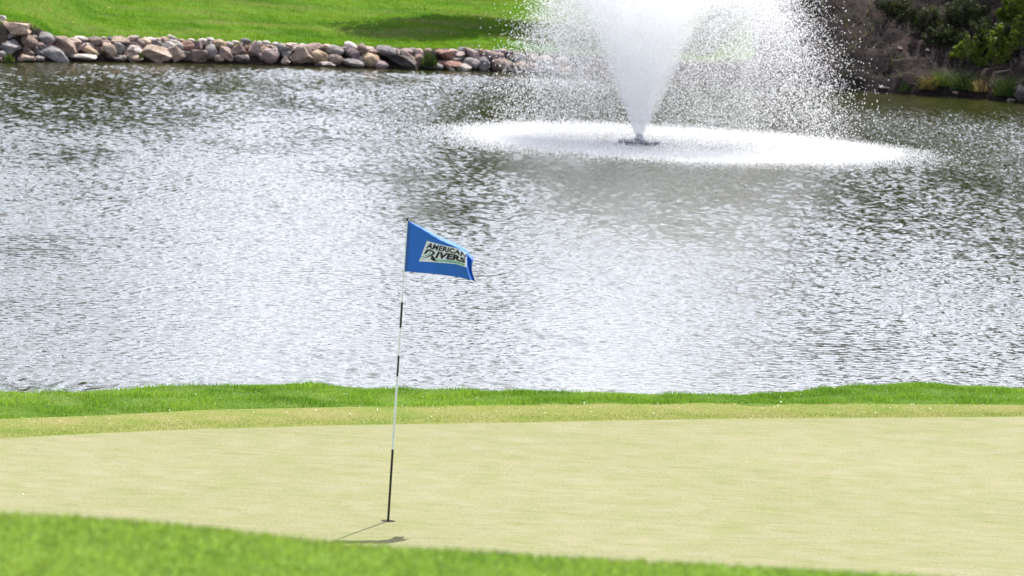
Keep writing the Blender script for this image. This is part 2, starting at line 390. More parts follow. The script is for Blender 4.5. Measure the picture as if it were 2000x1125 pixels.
wt = mesh_np('water', np.stack([X, Y, Z], -1).reshape(-1, 3), grid_faces(len(xs), len(ys)), M['water'], smooth=True)
tag(wt, 'rippled pond water reflecting a bright sky', kind='structure')

# ------------------------------------------------------------------ grass blades
def blades(name, px, py, pz, h, wd, material, lean=0.45, parent=None, upc=None):
    n = len(px); a = rng.uniform(0, 6.28, n); la = rng.uniform(0, 6.28, n); l = rng.uniform(0.05, lean, n) * h
    hx, hy = np.cos(a) * wd / 2, np.sin(a) * wd / 2
    B = np.stack([px, py, pz], 1); H = np.stack([hx, hy, np.zeros(n)], 1)
    Mid = B + np.stack([np.cos(la) * l * .35, np.sin(la) * l * .35, h * .55], 1)
    T = B + np.stack([np.cos(la) * l, np.sin(la) * l, h], 1)
    V = np.stack([B - H, B + H, Mid + H * .75, T, Mid - H * .75], 1).reshape(-1, 3)
    i = np.arange(n)[:, None] * 5
    q = np.concatenate([i + [0, 1, 2], i + [0, 2, 4], i + [4, 2, 3]], 0)
    return mesh_np(name, V, q, material, parent)
def scatter_rough(n):
    x = rng.uniform(-6.2, 6.4, n); c = np.interp(x, *CREST); f = np.interp(x, *FRC)
    y = f + (c + 0.9 - f) * rng.uniform(0, 1, n); return x, y
x, y = scatter_rough(150000)
tf = 0.75 + 0.35 * NP2(41, 0.5)(x, y)
h = rng.uniform(0.018, 0.046, len(x)) * np.clip(tf, 0.4, 1.5)
tag(blades('rough_grass', x, y, near_z(x, y) - 0.004, h, rng.uniform(0.003, 0.007, len(x)), M['blade']),
    'uncut bright green grass strip between the fringe and the pond', 'grass', kind='stuff')
n = 60000; x = rng.uniform(-6.5, 6.7, n); a_ = np.interp(x, *GRC); b_ = np.interp(x, *FRC); y = a_ + (b_ - a_) * rng.uniform(0.02, 1.05, n)
tag(blades('fringe_grass', x, y, np.full(n, 0.0), rng.uniform(0.004, 0.010, n), rng.uniform(0.002, 0.004, n), M['fringe_blade']),
    'short yellow green grass of the mown fringe', 'grass', kind='stuff')
n = 90000; x = rng.uniform(-1.6, 1.5, n); y = rng.uniform(7.8, 9.6, n)
tag(blades('foreground_grass', x, y, near_z(x, y) - 0.003, rng.uniform(0.007, 0.017, n), rng.uniform(0.003, 0.006, n), M['near_blade'], 0.9),
    'soft blurred green grass on the near bank below the flagstick', 'grass', kind='stuff')
n = 170000; x = rng.uniform(-13.5, 6.2, n); y = far_shore(x) + 0.62 + 22 * rng.uniform(0, 1, n) ** 1.3
k_ = (right_mix(x) < 0.4); x = x[k_]; y = y[k_]; n = len(x)
tf = np.clip(0.8 + 0.3 * NP2(43, 0.8)(x, y), 0.35, 1.6)
tag(blades('lawn_grass', x, y, far_z(x, y) - 0.005, rng.uniform(0.03, 0.08, n) * tf, rng.uniform(0.006, 0.014, n), M['lawn_blade']),
    'sunlit green lawn grass behind the shoreline rocks', 'grass', kind='stuff')

# petals and glints on the fringe, painted glints in the rough
def flakes(name, x, y, z, s, material):
    n = len(x); V = []
    a = rng.uniform(0, 6.28, n); out = []
    for k in range(4):
        t = a + k * 1.5708; rr_ = s * (1 if k % 2 == 0 else .6)
        out.append(np.stack([x + np.cos(t) * rr_, y + np.sin(t) * rr_, z + rng.uniform(-.3, .7, n) * s], 1))
    V = np.stack(out, 1).reshape(-1, 3); i = np.arange(n)[:, None] * 4
    return mesh_np(name, V, i + np.array([0, 1, 2, 3])[None, :], material)
n = 280; x = rng.uniform(-5.6, 6, n); a_ = np.interp(x, *GRC); b_ = np.interp(x, *FRC)
t_ = 1.02 - np.abs(rng.normal(0, 0.42, n)); t_ = np.clip(t_, -0.25, 1.3) + 0.12 * (rng.uniform(0, 1, n) < .3)
y = a_ + (b_ - a_) * t_
n3 = 150; x3 = rng.uniform(-5.6, 6, n3); f3 = np.interp(x3, *FRC); c3 = np.interp(x3, *CREST); y3 = f3 + (c3 - f3) * rng.uniform(0.05, 0.95, n3)  # white flakes standing in for glints on the rough grass
x = np.concatenate([x, x3]); y = np.concatenate([y, y3]); z = np.concatenate([np.full(n, .016), near_z(x3, y3) + .036]); n = len(x)
tag(flakes('petals_and_glints', x, y, z, rng.uniform(0.003, 0.008, n), M['petal']),
    'tiny white petals fallen on the fringe and painted white glints in the rough', 'petals', kind='stuff')
n = 9; x = np.array([rng.uniform(-5, 5) for _ in range(n)]); y = rng.uniform(28, 33, n)
tag(flakes('green_petals', x, y, np.full(n, 0.006), rng.uniform(0.003, 0.008, n), M['petal']),
    'few pale specks lying on the putting green', 'petals', kind='stuff')

# ------------------------------------------------------------------ flagstick
fs = empty('golf_flagstick', (HOLE.x, HOLE.y, 0)); tag(fs, 'black and white banded golf flagstick with a blue conference flag standing in the hole', 'flagstick')
PXM = FPX / HOLE.y * 1.0
# pole axis: leans slightly with the breeze
def pole_pt(py):           # picture height of a band limit -> point on the stick (the stick stays in the plane y = HOLE.y)
    t = (1017.5 - py) / (1017.5 - 431); px = 758 + t * 37.5
    p = at_y(px, py, HOLE.y); return Vector((p.x - HOLE.x, 0, p.z))
bands = [(1026, 878, 'black', .0085), (878, 735, 'white', .0080), (735, 695, 'black', .0072), (695, 640, 'white', .0062), (640, 590, 'black', .0078), (590, 530, 'white', .0050), (530, 430, 'white', .0045)]
V = []; F = []; MI = []
for a, b, c, r_ in bands:
    p, q = pole_pt(a), pole_pt(b); i0 = len(V)
    for P_ in (p, q):
        for k in range(12): an = k * math.pi / 6; V.append((P_.x + r_ * math.cos(an), P_.y + r_ * math.sin(an), P_.z))
    for k in range(12): j = (k + 1) % 12; F.append([i0 + k, i0 + j, i0 + 12 + j, i0 + 12 + k]); MI.append(0 if c == 'white' else 1)
    F.append([i0 + k for k in range(11, -1, -1)]); F.append([i0 + 12 + k for k in range(12)]); MI += [0 if c == 'white' else 1] * 2
mesh_np('pole', V, F, [M['white'], M['black']], fs, mi=MI)
V = []; F = []; p = pole_pt(428)
for k, (r_, dz) in enumerate([(0.006, -0.012), (0.009, 0.0), (0.007, 0.007), (0.001, 0.010)]):
    for i in range(12): an = i * math.pi / 6; V.append((p.x + r_ * math.cos(an), r_ * math.sin(an), p.z + dz))
for k in range(3):
    for i in range(12): j = (i + 1) % 12; F.append([k * 12 + i, k * 12 + j, (k + 1) * 12 + j, (k + 1) * 12 + i])
mesh_np('finial', V, F, M['black'], fs, smooth=True)
# flag surface: u along, v up
TOP = [(0, 795.5, 430.6), (.2, 822, 443), (.5, 859, 463), (.75, 890, 475), (.9, 912, 489), (1, 925, 505)]
BOT = [(0, 788.5, 530), (.5, 857, 536), (.75, 894, 541), (.9, 915, 546), (1, 928.5, 549)]
def ipol(T_, u, k): return float(np.interp(u, [t[0] for t in T_], [t[k] for t in T_]))
def flag_pt(u, v, off=0.0):
    def base(u, v):
        tx, ty = ipol(TOP, u, 1), ipol(TOP, u, 2); bx, by = ipol(BOT, u, 1), ipol(BOT, u, 2)
        px = bx + (tx - bx) * v; py = by + (ty - by) * v
        # far edge pulled in where the cloth folds over
        px -= 5.0 * max(0, u - .82) / .18 * math.sin(math.pi * v)
        dep = 0.05 * math.sin(u * 4.6 + v * .9) * u + 0.16 * u * u
        top = max(0.0, v - (1 - 0.015 - 0.10 * min(1, max(0, (u - .08) / .7)))) 
        dep += 1.35 * top * min(1, u * 8)
        fold = max(0.0, u - (.86 + 0.07 * (1 - v))); dep += 0.9 * fold + .05 * math.sin(fold * 40)
        dep += 0.010 * math.sin(u * 17 + v * 5) * u
        p = at_y(px, py, HOLE.y + dep); return Vector((p.x - HOLE.x, p.y - HOLE.y, p.z))
    p = base(u, v)
    if off:
        e = 0.01; du = base(min(1, u + e), v) - base(max(0, u - e), v); dv = base(u, min(1, v + e)) - base(u, max(0, v - e))
        nn = du.cross(dv).normalized()
        if nn.y > 0: nn = -nn
        p = p + nn * off
    return p
def mat_cloth(name, c, tr=0.35):
    mt = bpy.data.materials.new(name); mt.use_nodes = True; n = mt.node_tree; n.nodes.clear()
    out = nd(n, 'ShaderNodeOutputMaterial'); p = worldpos(n); f = noise(n, 260, 2, 0.5, p)
    cc = ramp(n, f, [(0.3, tuple(v * .88 for v in c)), (0.7, tuple(min(1, v * 1.1) for v in c))])
    d = nd(n, 'ShaderNodeBsdfPrincipled'); n.links.new(cc, d.inputs['Base Color']); d.inputs['Roughness'].default_value = .6
    t = nd(n, 'ShaderNodeBsdfTranslucent'); n.links.new(cc, t.inputs[0]); mx = nd(n, 'ShaderNodeMixShader'); mx.inputs[0].default_value = tr
    n.links.new(d.outputs[0], mx.inputs[1]); n.links.new(t.outputs[0], mx.inputs[2]); n.links.new(mx.outputs[0], out.inputs[0]); return mt
M['blue'] = mat_cloth('blue nylon', (0.016, 0.142, 0.57), .2); M['navy'] = mat_cloth('blue sleeve', (0.02, 0.09, 0.36), .1)
M['print_white'] = mat_cloth('white print', (0.97, 0.95, 1.0), .3); M['print_black'] = mat_cloth('black print', (0.006, 0.006, 0.025), .02)
M['print_green'] = mat_cloth('green print', (0.05, 0.34, 0.22), .05)
def surf_patch(name, u0, u1, v0, v1, off, material, parent, nu=40, nv=26, shear=0.0):
    V = []; 
    for j in range(nv):
        for i in range(nu):
            v = v0 + (v1 - v0) * j / (nv - 1); s_ = shear * (j / (nv - 1))
            u = u0 + (u1 - u0) * i / (nu - 1) + s_ * (1 - i / (nu - 1)); V.append(flag_pt(u, v, off))
    return mesh_np(name, V, grid_faces(nu, nv), material, parent, smooth=True)
flag = surf_patch('flag', 0.0, 1, 0, 1, 0, M['blue'], fs, 90, 60)
sol = flag.modifiers.new('cloth thickness', 'SOLIDIFY'); sol.thickness = 0.0012; sol.offset = 0
surf_patch('sleeve', 0.0, 0.05, 0, 1, 0.0030, M['navy'], flag, 6, 20)
# white printed panel
# mapping of print coordinates (s 0..1 along the panel, t 0..1 up) to the cloth
def panel_pt(s, t, off): 
    u = 0.205 + 0.10 * t + s * (0.69 - 0.10 * t); v = (0.245 + 0.17 * s) + (0.515 - .04 * s) * t; return flag_pt(u, v, off)
V = [panel_pt(i / 59, j / 39, .0025) for j in range(40) for i in range(60)]
mesh_np('printed_panel', V, grid_faces(60, 40), M['print_white'], flag, smooth=True)
def text_faces(txt, s0, s1, t0, t1, bold, shear=0.0):
    cu = bpy.data.curves.new('lettering', 'FONT'); cu.body = txt; cu.size = 1; cu.offset = bold; cu.resolution_u = 3; cu.space_character = 1.06
    ob = bpy.data.objects.new('lettering', cu); COL.objects.link(ob); bpy.context.view_layer.update()
    me = ob.to_mesh(); vs = np.array([v.co[:] for v in me.vertices]); fs_ = [list(p.vertices) for p in me.polygons]
    ob.to_mesh_clear(); bpy.data.objects.remove(ob); bpy.data.curves.remove(cu)
    x0, x1 = vs[:, 0].min(), vs[:, 0].max(); y0, y1 = vs[:, 1].min(), vs[:, 1].max()
    V = [panel_pt(s0 + (x - x0) / (x1 - x0) * (s1 - s0) + shear * (y - y0) / (y1 - y0), t0 + (y - y0) / (y1 - y0) * (t1 - t0), 0.0045) for x, y, _ in vs]
    return V, fs_
def lettering(name, parts, material):
    V = []; F = []
    for v, f in parts:
        i0 = len(V); V += v; F += [[i0 + k for k in q] for q in f]
    return mesh_np(name, V, F, material, flag)
def poly_strip(A, B, n=10, off=.0045):
    """quad band between two poly-lines given in panel coordinates"""
    A = np.array(A, float); B = np.array(B, float); t = np.linspace(0, 1, n)
    ta = np.linspace(0, 1, len(A)); tb = np.linspace(0, 1, len(B))
    P_ = [(np.interp(x, ta, A[:, 0]), np.interp(x, ta, A[:, 1])) for x in t]; Q_ = [(np.interp(x, tb, B[:, 0]), np.interp(x, tb, B[:, 1])) for x in t]
    V = [panel_pt(*p, off) for p in P_] + [panel_pt(*p, off) for p in Q_]
    return V, [[i, i + 1, n + i + 1, n + i] for i in range(n - 1)]
lettering('lettering', [text_faces('AMERICAN', .04, .985, .64, .95, .040, 0.01), text_faces('IVERS', .31, .96, .225, .60, .055, .03),
    poly_strip([(.07, .60), (.15, .61), (.24, .58)], [(.085, .52), (.14, .53), (.20, .52)]),      # bowl of the R
    poly_strip([(.07, .60), (.055, .48), (.04, .34)], [(.125, .60), (.11, .48), (.10, .40)]),
    poly_strip([(.24, .58), (.285, .50), (.27, .40), (.19, .27), (.03, .08)], [(.20, .52), (.235, .48), (.215, .40), (.15, .28), (.07, .14)], 14),
    poly_strip([(.21, .30), (.25, .18), (.29, .06)], [(.25, .34), (.32, .20), (.37, .06)]),
    poly_strip([(.21, .18), (.25, .12), (.29, .06)], [(.25, .26), (.30, .15), (.37, .06)])], M['print_black'])
lettering('green_lettering', [text_faces('CONFERENCE', .36, .95, .055, .185, .05)], M['print_green'])
lettering('river_emblem', [poly_strip([(.13, .50), (.18, .46), (.185, .40), (.13, .30), (.0, .17)], [(.155, .46), (.165, .43), (.155, .39), (.10, .30), (.0, .21)], 14, .005)], M['print_green'])

# ------------------------------------------------------------------ rocks
def ico(sub):
    import bmesh
    bm = bmesh.new(); bmesh.ops.create_icosphere(bm, subdivisions=sub, radius=1)
    V = np.array([v.co[:] for v in bm.verts]); F = np.array([[v.index for v in f.verts] for f in bm.faces]); bm.free(); return V, F
IV, IF = ico(4)
def rock_mesh(shape, seed):
    r = np.random.default_rng(seed); V = IV.copy()
    def cut(nv, d):
        nonlocal V
        nv = np.array(nv, float); nv /= np.linalg.norm(nv); s = V @ nv - d; V = V - np.outer(np.maximum(s, 0), nv)
    ncut, lo, hi = dict(r=(5, .82, .97), a=(15, .52, .82), f=(11, .6, .85), b=(9, .6, .8), t=(9, .55, .8))[shape]
    for _ in range(ncut): cut(r.normal(size=3), r.uniform(lo, hi))
    if shape == 'b':
        for nv in ((0, 0, 1), (0, -1, .15), (1, 0, .1), (-1, 0, .1)): cut(nv, r.uniform(.55, .66))
    if shape == 't':
        a = r.uniform(-.25, .25); cut((1, -.1, .75 + a), .42); cut((-1, -.1, .75 - a), .42); cut((0, -1, .4), .5)
    if shape == 'f': cut((0, 0, 1), .5)
    p = IV * 1.0
    q = r.uniform(-50, 50, 3); amp = 0.075 if shape == 'r' else 0.07
    dn = np.array([mnoise.noise(Vector(v * 1.5 + q)) * 1.4 + mnoise.noise(Vector(v * 4 + q)) * (.35 if shape == 'r' else .6) + mnoise.noise(Vector(v * 10 + q)) * .22 for v in p])
    V = V + p * (dn * amp)[:, None]
    mn, mx = V.min(0), V.max(0); V = (V - (mn + mx) / 2) / ((mx - mn) / 2)
    return V
ROCKS = """3 39 17 16 0 pale b|22 57 64 26 3 tan b|30 70 20 16 0 dark a|2 62 16 14 0 brown a|63 74 16 12 10 brown a|14 72 32 16 20 grey a|14 82 36 16 10 bluegrey a|12 95 36 24 15 bluegrey a|4 107 17 14 20 grey r|0 117 9 10 0 brown r|13 118 12 9 0 tan r
49 81 42 26 10 brown r|33 93 14 13 0 brown r|50 100 30 22 0 brown t|65 99 18 21 50 dark a|47 113 38 15 5 tan a|75 114 21 10 0 grey r|86 76 37 24 0 grey r|78 88 18 11 0 purple a|91 86 21 14 0 red a|80 97 13 12 0 dark a|73 101 9 14 0 bluegrey a|104 107 60 28 24 bluegrey a|114 103 22 15 25 grey a|123 88 52 32 36 brown a|129 109 14 9 0 dark r|148 83 35 15 8 tan a|155 91 25 12 -20 purple a|157 76 24 10 0 pale r|171 97 42 15 22 ochre r|157 113 54 14 -2 pale f
182 81 32 19 0 brown r|202 76 12 9 0 tan r|205 84 18 15 0 brown a|176 90 17 10 15 pale a|214 76 10 9 0 bluegrey r|231 79 38 17 5 tan a|227 92 28 22 0 grey a|255 77 18 15 0 pink a|258 87 21 9 0 purple a|266 75 12 10 0 grey a|272 86 18 18 0 brown r|285 82 20 17 0 tan a|295 77 15 7 0 pale r|305 85 20 11 0 grey b|307 77 12 6 0 tan r|320 77 15 9 0 pink r|326 88 28 13 0 pale a|337 75 19 8 15 pale f|335 81 17 10 0 pale r|190 101 20 18 0 brown a|214 100 34 27 10 tan a|221 116 29 9 0 dark f|237 112 17 14 30 grey a|256 98 36 18 -8 pale a|250 104 18 8 0 tan r|260 113 33 16 15 tan a|303 107 58 34 0 tan a
343 107 35 30 15 tan a|345 90 24 18 30 grey r|364 91 28 22 0 red r|354 79 12 6 0 tan r|374 79 12 7 0 pale r|384 90 20 20 0 purple a|396 80 16 9 0 pale r|412 77 17 8 15 pale a|404 79 13 6 0 tan a|412 84 9 7 0 pale r|401 91 13 17 0 dark a|385 109 33 22 0 brown b|363 109 18 21 0 dark a|411 102 24 28 0 grey r|427 88 29 20 10 ochre r|427 114 19 13 0 tan r|441 106 32 24 40 brown a|447 87 17 11 0 grey r|460 82 13 5 0 pale r|465 97 34 25 0 brown t|471 115 29 16 0 dark r|481 112 11 9 0 tan r|480 80 19 10 0 bluegrey r|472 87 7 7 0 bluegrey r|480 95 14 13 30 red a
495 96 31 32 0 pink a|506 85 10 10 0 pale r|520 84 16 9 0 pale r|521 90 19 7 0 pink a|538 86 13 7 0 pale r|537 91 15 7 0 tan a|518 97 22 11 0 ochre r|525 110 32 27 0 purple r|508 111 13 14 0 purple a|537 101 20 15 30 pale a|550 96 24 16 20 bluegrey f|551 88 13 7 0 tan r|560 107 17 12 0 bluegrey b|558 119 16 17 0 tan t|566 92 19 10 0 brown a|573 89 27 8 0 pink f|571 97 17 7 -25 pale f|588 110 42 36 0 tan t|591 90 15 9 0 pale r|603 101 26 14 35 brown f|616 93 35 17 0 brown a|622 112 33 27 0 ochre r|639 92 17 11 0 tan r|652 99 35 20 0 grey r|638 126 31 10 0 pale f|620 127 11 7 0 dark r
653 116 28 20 0 brown r|685 91 25 15 20 pale r|674 96 14 9 0 purple r|688 106 28 21 25 purple a|689 123 40 15 6 grey r|710 98 29 21 20 brown a|725 100 23 10 20 pink f|725 94 10 5 0 pale r|705 114 10 8 0 bluegrey a|723 118 32 27 0 ochre r|743 128 28 17 0 purple r|753 100 39 20 5 bluegrey r|764 97 18 8 0 pale r|775 103 20 16 0 purple a|786 121 58 24 20 dark a|797 112 37 13 33 brown f|795 100 21 10 0 purple r|805 98 11 9 0 grey r|817 103 17 15 0 pink r|816 98 14 6 0 grey r|819 119 20 24 0 brown a
842 129 40 13 0 bluegrey r|836 99 13 9 0 tan r|869 107 34 18 5 red a|870 97 11 6 0 bluegrey r|885 99 17 6 0 pink r|894 107 26 15 10 purple a|904 97 17 9 0 bluegrey a|891 116 30 6 0 bluegrey f|876 125 42 14 0 red a|905 132 28 14 0 pale r|919 123 31 21 0 grey r|924 106 34 17 25 purple a|929 98 11 5 0 bluegrey r|939 100 10 9 0 ochre r|944 126 23 27 0 bluegrey r|953 109 27 21 0 purple r|971 100 14 6 0 bluegrey r|977 128 44 25 0 brown r|971 111 26 16 0 purple r|992 108 31 19 0 purple a|984 98 12 5 0 pink r|878 134 19 7 15 pale f
1018 132 34 22 0 brown r|1012 112 26 17 0 grey r|1042 134 30 20 0 purple r|1037 114 26 17 0 brown a|1070 138 34 22 0 grey r|1066 118 28 18 0 tan r|1100 140 32 20 0 brown a|1097 121 28 17 0 purple r"""
rocks = []
for row in ROCKS.replace('\n', '|').split('|'):
    a = row.split(); rocks.append((float(a[0]), float(a[1]), float(a[2]), float(a[3]), float(a[4]), a[5], a[6]))
WLX = [0, 200, 400, 600, 800, 1000, 1300]; WLY = [122, 121, 124, 130, 136, 141, 158]
COLW = dict(tan='tan', brown='brown', grey='grey', bluegrey='blue-grey', purple='purplish grey', red='reddish brown', pale='pale', pink='pinkish', ochre='ochre', dark='dark')
SHW = dict(r='rounded', a='angular', f='flat', b='blocky', t='pointed')
info = []
for i, (px, py, w_, h_, rot, c, s_) in enumerate(rocks):
    wl = np.interp(px, WLX, WLY)
    rel = wl - (py + h_ / 2)                       # pixels above the waterline of its foot
    rowname = 'waterline' if rel < 5 else ('top' if (wl - py) > 33 else 'middle')
    big = w_ * h_; size = 'tiny' if big < 110 else 'small' if big < 280 else 'medium' if big < 620 else 'large'
    info.append([size, COLW[c], SHW[s_], rowname])
NUM = 'first second third fourth fifth sixth seventh eighth ninth tenth eleventh twelfth thirteenth fourteenth fifteenth'.split()
ROWT = dict(waterline='at the waterline', top='in the top row', middle='halfway up the pile')
byk = {}
for i, k in enumerate(info): byk.setdefault(tuple(k), []).append(i)
LAB = {}
for k, ids in byk.items():
    ids.sort(key=lambda i: rocks[i][0]); noun = 'boulder' if k[0] == 'large' else 'stone' if k[0] == 'tiny' else 'rock'; w1 = k[1].replace('purplish grey', 'purplish').replace('reddish brown', 'reddish')
    for q, i in enumerate(ids):
        b_ = f'{k[0]} {k[1]} {k[2]} {noun}'
        if len(ids) == 1: LAB[i] = f'{b_} {ROWT[k[3]]}'
        elif q == 0 and len(ids) > 2: LAB[i] = f'leftmost of the {k[0]} {w1} {k[2]} {noun}s {ROWT[k[3]]}'
        elif q == len(ids) - 1: LAB[i] = f'rightmost of the {k[0]} {w1} {k[2]} {noun}s {ROWT[k[3]]}'
        else: LAB[i] = f'{NUM[q]} from left of the {k[0]} {w1} {k[2]} {noun}s {ROWT[k[3]]}'
LAB[0] = 'squared pale stone block topmost at the left end of the rock bank'
LAB[1] = 'broad flat-topped tan boulder just below the squared pale block'
for i, rk in enumerate(rocks):
    if rk[0] == 123: LAB[i] = 'large brown striped boulder slanting down beside the blue-grey waterline boulder'
for i, rk in enumerate(rocks):
    if rk[0] == 303 and rk[1] == 107: LAB[i] = 'broad tan boulder with overhanging top and dark front at the waterline'
    if rk[0] == 786: LAB[i] = 'long dark slanting slab at the waterline left of the reed clump'
for i, (px, py, w_, h_, rot, c, s_) in enumerate(rocks):
    wl = np.interp(px, WLX, WLY); up_ = max(0, wl - py)
    # distance behind the shoreline grows with height: the pile leans back
    D0 = float(far_shore(at(px, wl, ZW).x)); y_ = D0 + 0.02 + 0.0085 * up_ * 1.15
    p = at_y(px, py, y_); mpp = y_ / FPX
    V = rock_mesh(s_, 100 + i)
    sx, sz = w_ * mpp * .5 * 1.18, h_ * mpp * .5 * 1.14; sy = min(max(sx, sz), .75 * (sx + sz)) * .9
    V = V * np.array([sx, sy, sz]); a = R(rot) + ROLL
    ca, sa = math.cos(-a), math.sin(-a)
    V = np.stack([V[:, 0] * ca - V[:, 2] * sa, V[:, 1], V[:, 0] * sa + V[:, 2] * ca], 1)
    o = mesh_np('shoreline_rock', V, IF, ROCK[c], smooth=True)
    if s_ != 'r': o.data.set_sharp_from_angle(angle=R(38))
    o.location = p + Vector((0, sy * .3, 0)); tag(o, LAB[i], 'rock', 'rocks piled along the far shoreline')

# ------------------------------------------------------------------ grass clumps
def clump(name, label, px, py, wpx, hpx, material, D=None, n=260, lean=.5, group=None, cat='grass clump', dz=0):
    wl = np.interp(px, WLX + [1650, 1780, 1900, 2000], WLY + [178, 186, 193, 201])
    if D is None: y_ = float(far_shore(at(px, wl, ZW).x)) + D_of(px, py)
    else: y_ = D
    p = at_y(px, py, y_); mpp = y_ / FPX
    rr_ = np.clip(rng.normal(0, .30, n), -.5, .5) * wpx * mpp; ry = np.clip(rng.normal(0, .25, n), -.4, .4) * wpx * mpp
    h = hpx * mpp * rng.uniform(.2, 1.1, n) * np.exp(-(rr_ / (wpx * mpp * .5)) ** 2 * .8)
    o = blades(name, rr_, ry, np.zeros(n) - .03, h, rng.uniform(.006, .016, n), material, lean)
    o.location = p; tag(o, label, cat, group); return o
def solve_far(px, py, y0):
    """walk along the sight line until it meets the far ground"""
    y = y0
    while y < 130:
        p = at_y(px, py, y)
        if p.z <= float(far_z(np.array(p.x), np.array(y))): return y
        y += 0.05
    return y
def D_of(px, py): return 0.35
clump('reed_clump', 'tall dark green reed clump growing up through the shoreline rocks', 838, 126, 30, 34, M['clump'], D=float(far_shore(at(838, 136, ZW).x)) - .12, n=420, lean=.3)
clump('grass_tuft', 'bright green grass tuft at the waterline below the left end boulders', 18, 118, 20, 18, M['clump2'], D=float(far_shore(at(18, 122, ZW).x)) - .25, n=260, lean=.4)
clump('grass_tuft', 'small yellow green grass tuft beside the broad dark-fronted boulder', 275, 112, 8, 16, M['clump2'], D=float(far_shore(at(275, 122, ZW).x)) - .22, n=60, lean=.4)
# dandelions in the lawn
for px, py, lb in ((213, 18, 'upper yellow dandelion in the lawn above the rocks'), (143, 47, 'lower yellow dandelion in the lawn nearer the rocks')):
    y_ = solve_far(px, py, 93); p = at_y(px, py, y_)
    root = empty('dandelion', (p.x, y_, p.z - .03)); tag(root, lb, 'dandelion', 'dandelions in the lawn')
    a = np.linspace(0, 2 * np.pi, 10, endpoint=False)
    V = [(0, 0, .075)] + [(.02 * math.cos(t), .02 * math.sin(t), .066) for t in a] + [(0, 0, .058)]
    F = [[0, 1 + k, 1 + (k + 1) % 10] for k in range(10)] + [[11, 1 + (k + 1) % 10, 1 + k] for k in range(10)]
    mesh_np('flower_head', V, F, M['dandelion'], root)
    mesh_np('stem', [(-.003, 0, 0), (.003, 0, 0), (0, .004, 0), (0, 0, .06)], [[0, 1, 3], [1, 2, 3], [2, 0, 3]], M['clump2'], root)

# ------------------------------------------------------------------ trees and shrubs
def tube(V, F, pts, rads, n=7):
    i0 = len(V)
    for k, (p, r_) in enumerate(zip(pts, rads)):
        d = (pts[min(k + 1, len(pts) - 1)] - pts[max(k - 1, 0)]).normalized()
        a = d.orthogonal().normalized() if abs(d.z) < .9 else Vector((1, 0, 0)); a = (a - d * a.dot(d)).normalized(); b = d.cross(a)
        for i in range(n): t = 2 * math.pi * i / n; V.append(p + (a * math.cos(t) + b * math.sin(t)) * r_)
    for k in range(len(pts) - 1):
        for i in range(n): j = (i + 1) % n; F.append([i0 + k * n + i, i0 + k * n + j, i0 + (k + 1) * n + j, i0 + (k + 1) * n + i])
def bent(a, b, k, amt, rnd):
    out = []
    for i in range(k + 1):
        t = i / k; p = a.lerp(b, t) + Vector((rnd.uniform(-1, 1), rnd.uniform(-1, 1), rnd.uniform(-.5, .5))) * amt * math.sin(math.pi * t); out.append(p)
    return out
def leaves_mesh(name, centres, rad, n, size, material, parent, seed, flat=.8):
    r = np.random.default_rng(seed); c = np.array(centres)[r.integers(0, len(centres), n)]
    d = r.normal(size=(n, 3)); d /= np.linalg.norm(d, axis=1)[:, None]; d *= (rad * r.uniform(.25, 1, n) ** .6)[:, None]; d[:, 2] *= flat
    P = c + d; a = r.normal(size=(n, 3)); a /= np.linalg.norm(a, axis=1)[:, None]; b = np.cross(a, r.normal(size=(n, 3))); b /= np.linalg.norm(b, axis=1)[:, None]
    s = size * r.uniform(.6, 1.3, n)[:, None]
    V = np.stack([P - a * s, P + b * s * .45, P + a * s, P - b * s * .45], 1).reshape(-1, 3)
    return mesh_np(name, V, np.arange(n)[:, None] * 4 + np.arange(4)[None, :], material, parent)
def tree(label, x, y, z, H, cr, lift, seed, nleaf=9000, group='trees above the far bank', name='leafy_tree', leaf='leaf', tr=.16, cx=0, cy=0):
    rnd = random.Random(seed); root = empty(name, (x, y, z - .1)); tag(root, label, 'tree', group)
    V = []; F = []; top = Vector((cx * .7, cy * .7, H * .8)); ax = bent(Vector((0, 0, 0)), top, 7, H * .03, rnd)
    tube(V, F, ax, [tr * (1 - .8 * i / 7) for i in range(8)], 9)
    cents = []
    for k in range(16):
        t = rnd.uniform(.30, .98); p0 = ax[min(6, int(t * 7))]; an = rnd.uniform(0, 6.28); rr_ = cr * rnd.uniform(.45, .95)
        e = Vector((cx * t + math.cos(an) * rr_, cy * t + math.sin(an) * rr_, max(lift, p0.z + rnd.uniform(.1, .35) * H * .5)))
        bb = bent(p0, e, 4, .2, rnd); tube(V, F, bb, [tr * .38 * (1 - .75 * i / 4) for i in range(5)], 6)
        cents += [tuple(e), tuple(bb[3] + Vector((0, 0, .2)))]
        for q in range(2):
            e2 = e + Vector((rnd.uniform(-1, 1), rnd.uniform(-1, 1), rnd.uniform(-.3, 1))) * cr * .35; tube(V, F, [bb[3], e2], [tr * .12, tr * .04], 5); cents.append(tuple(e2))
    mesh_np('trunk', V, F, M['bark'], root, smooth=True)
    leaves_mesh('crown', cents, cr * .34, nleaf, .15, M[leaf], root, seed); return root
def fz(x, y): return float(far_z(np.array(float(x)), np.array(float(y))))
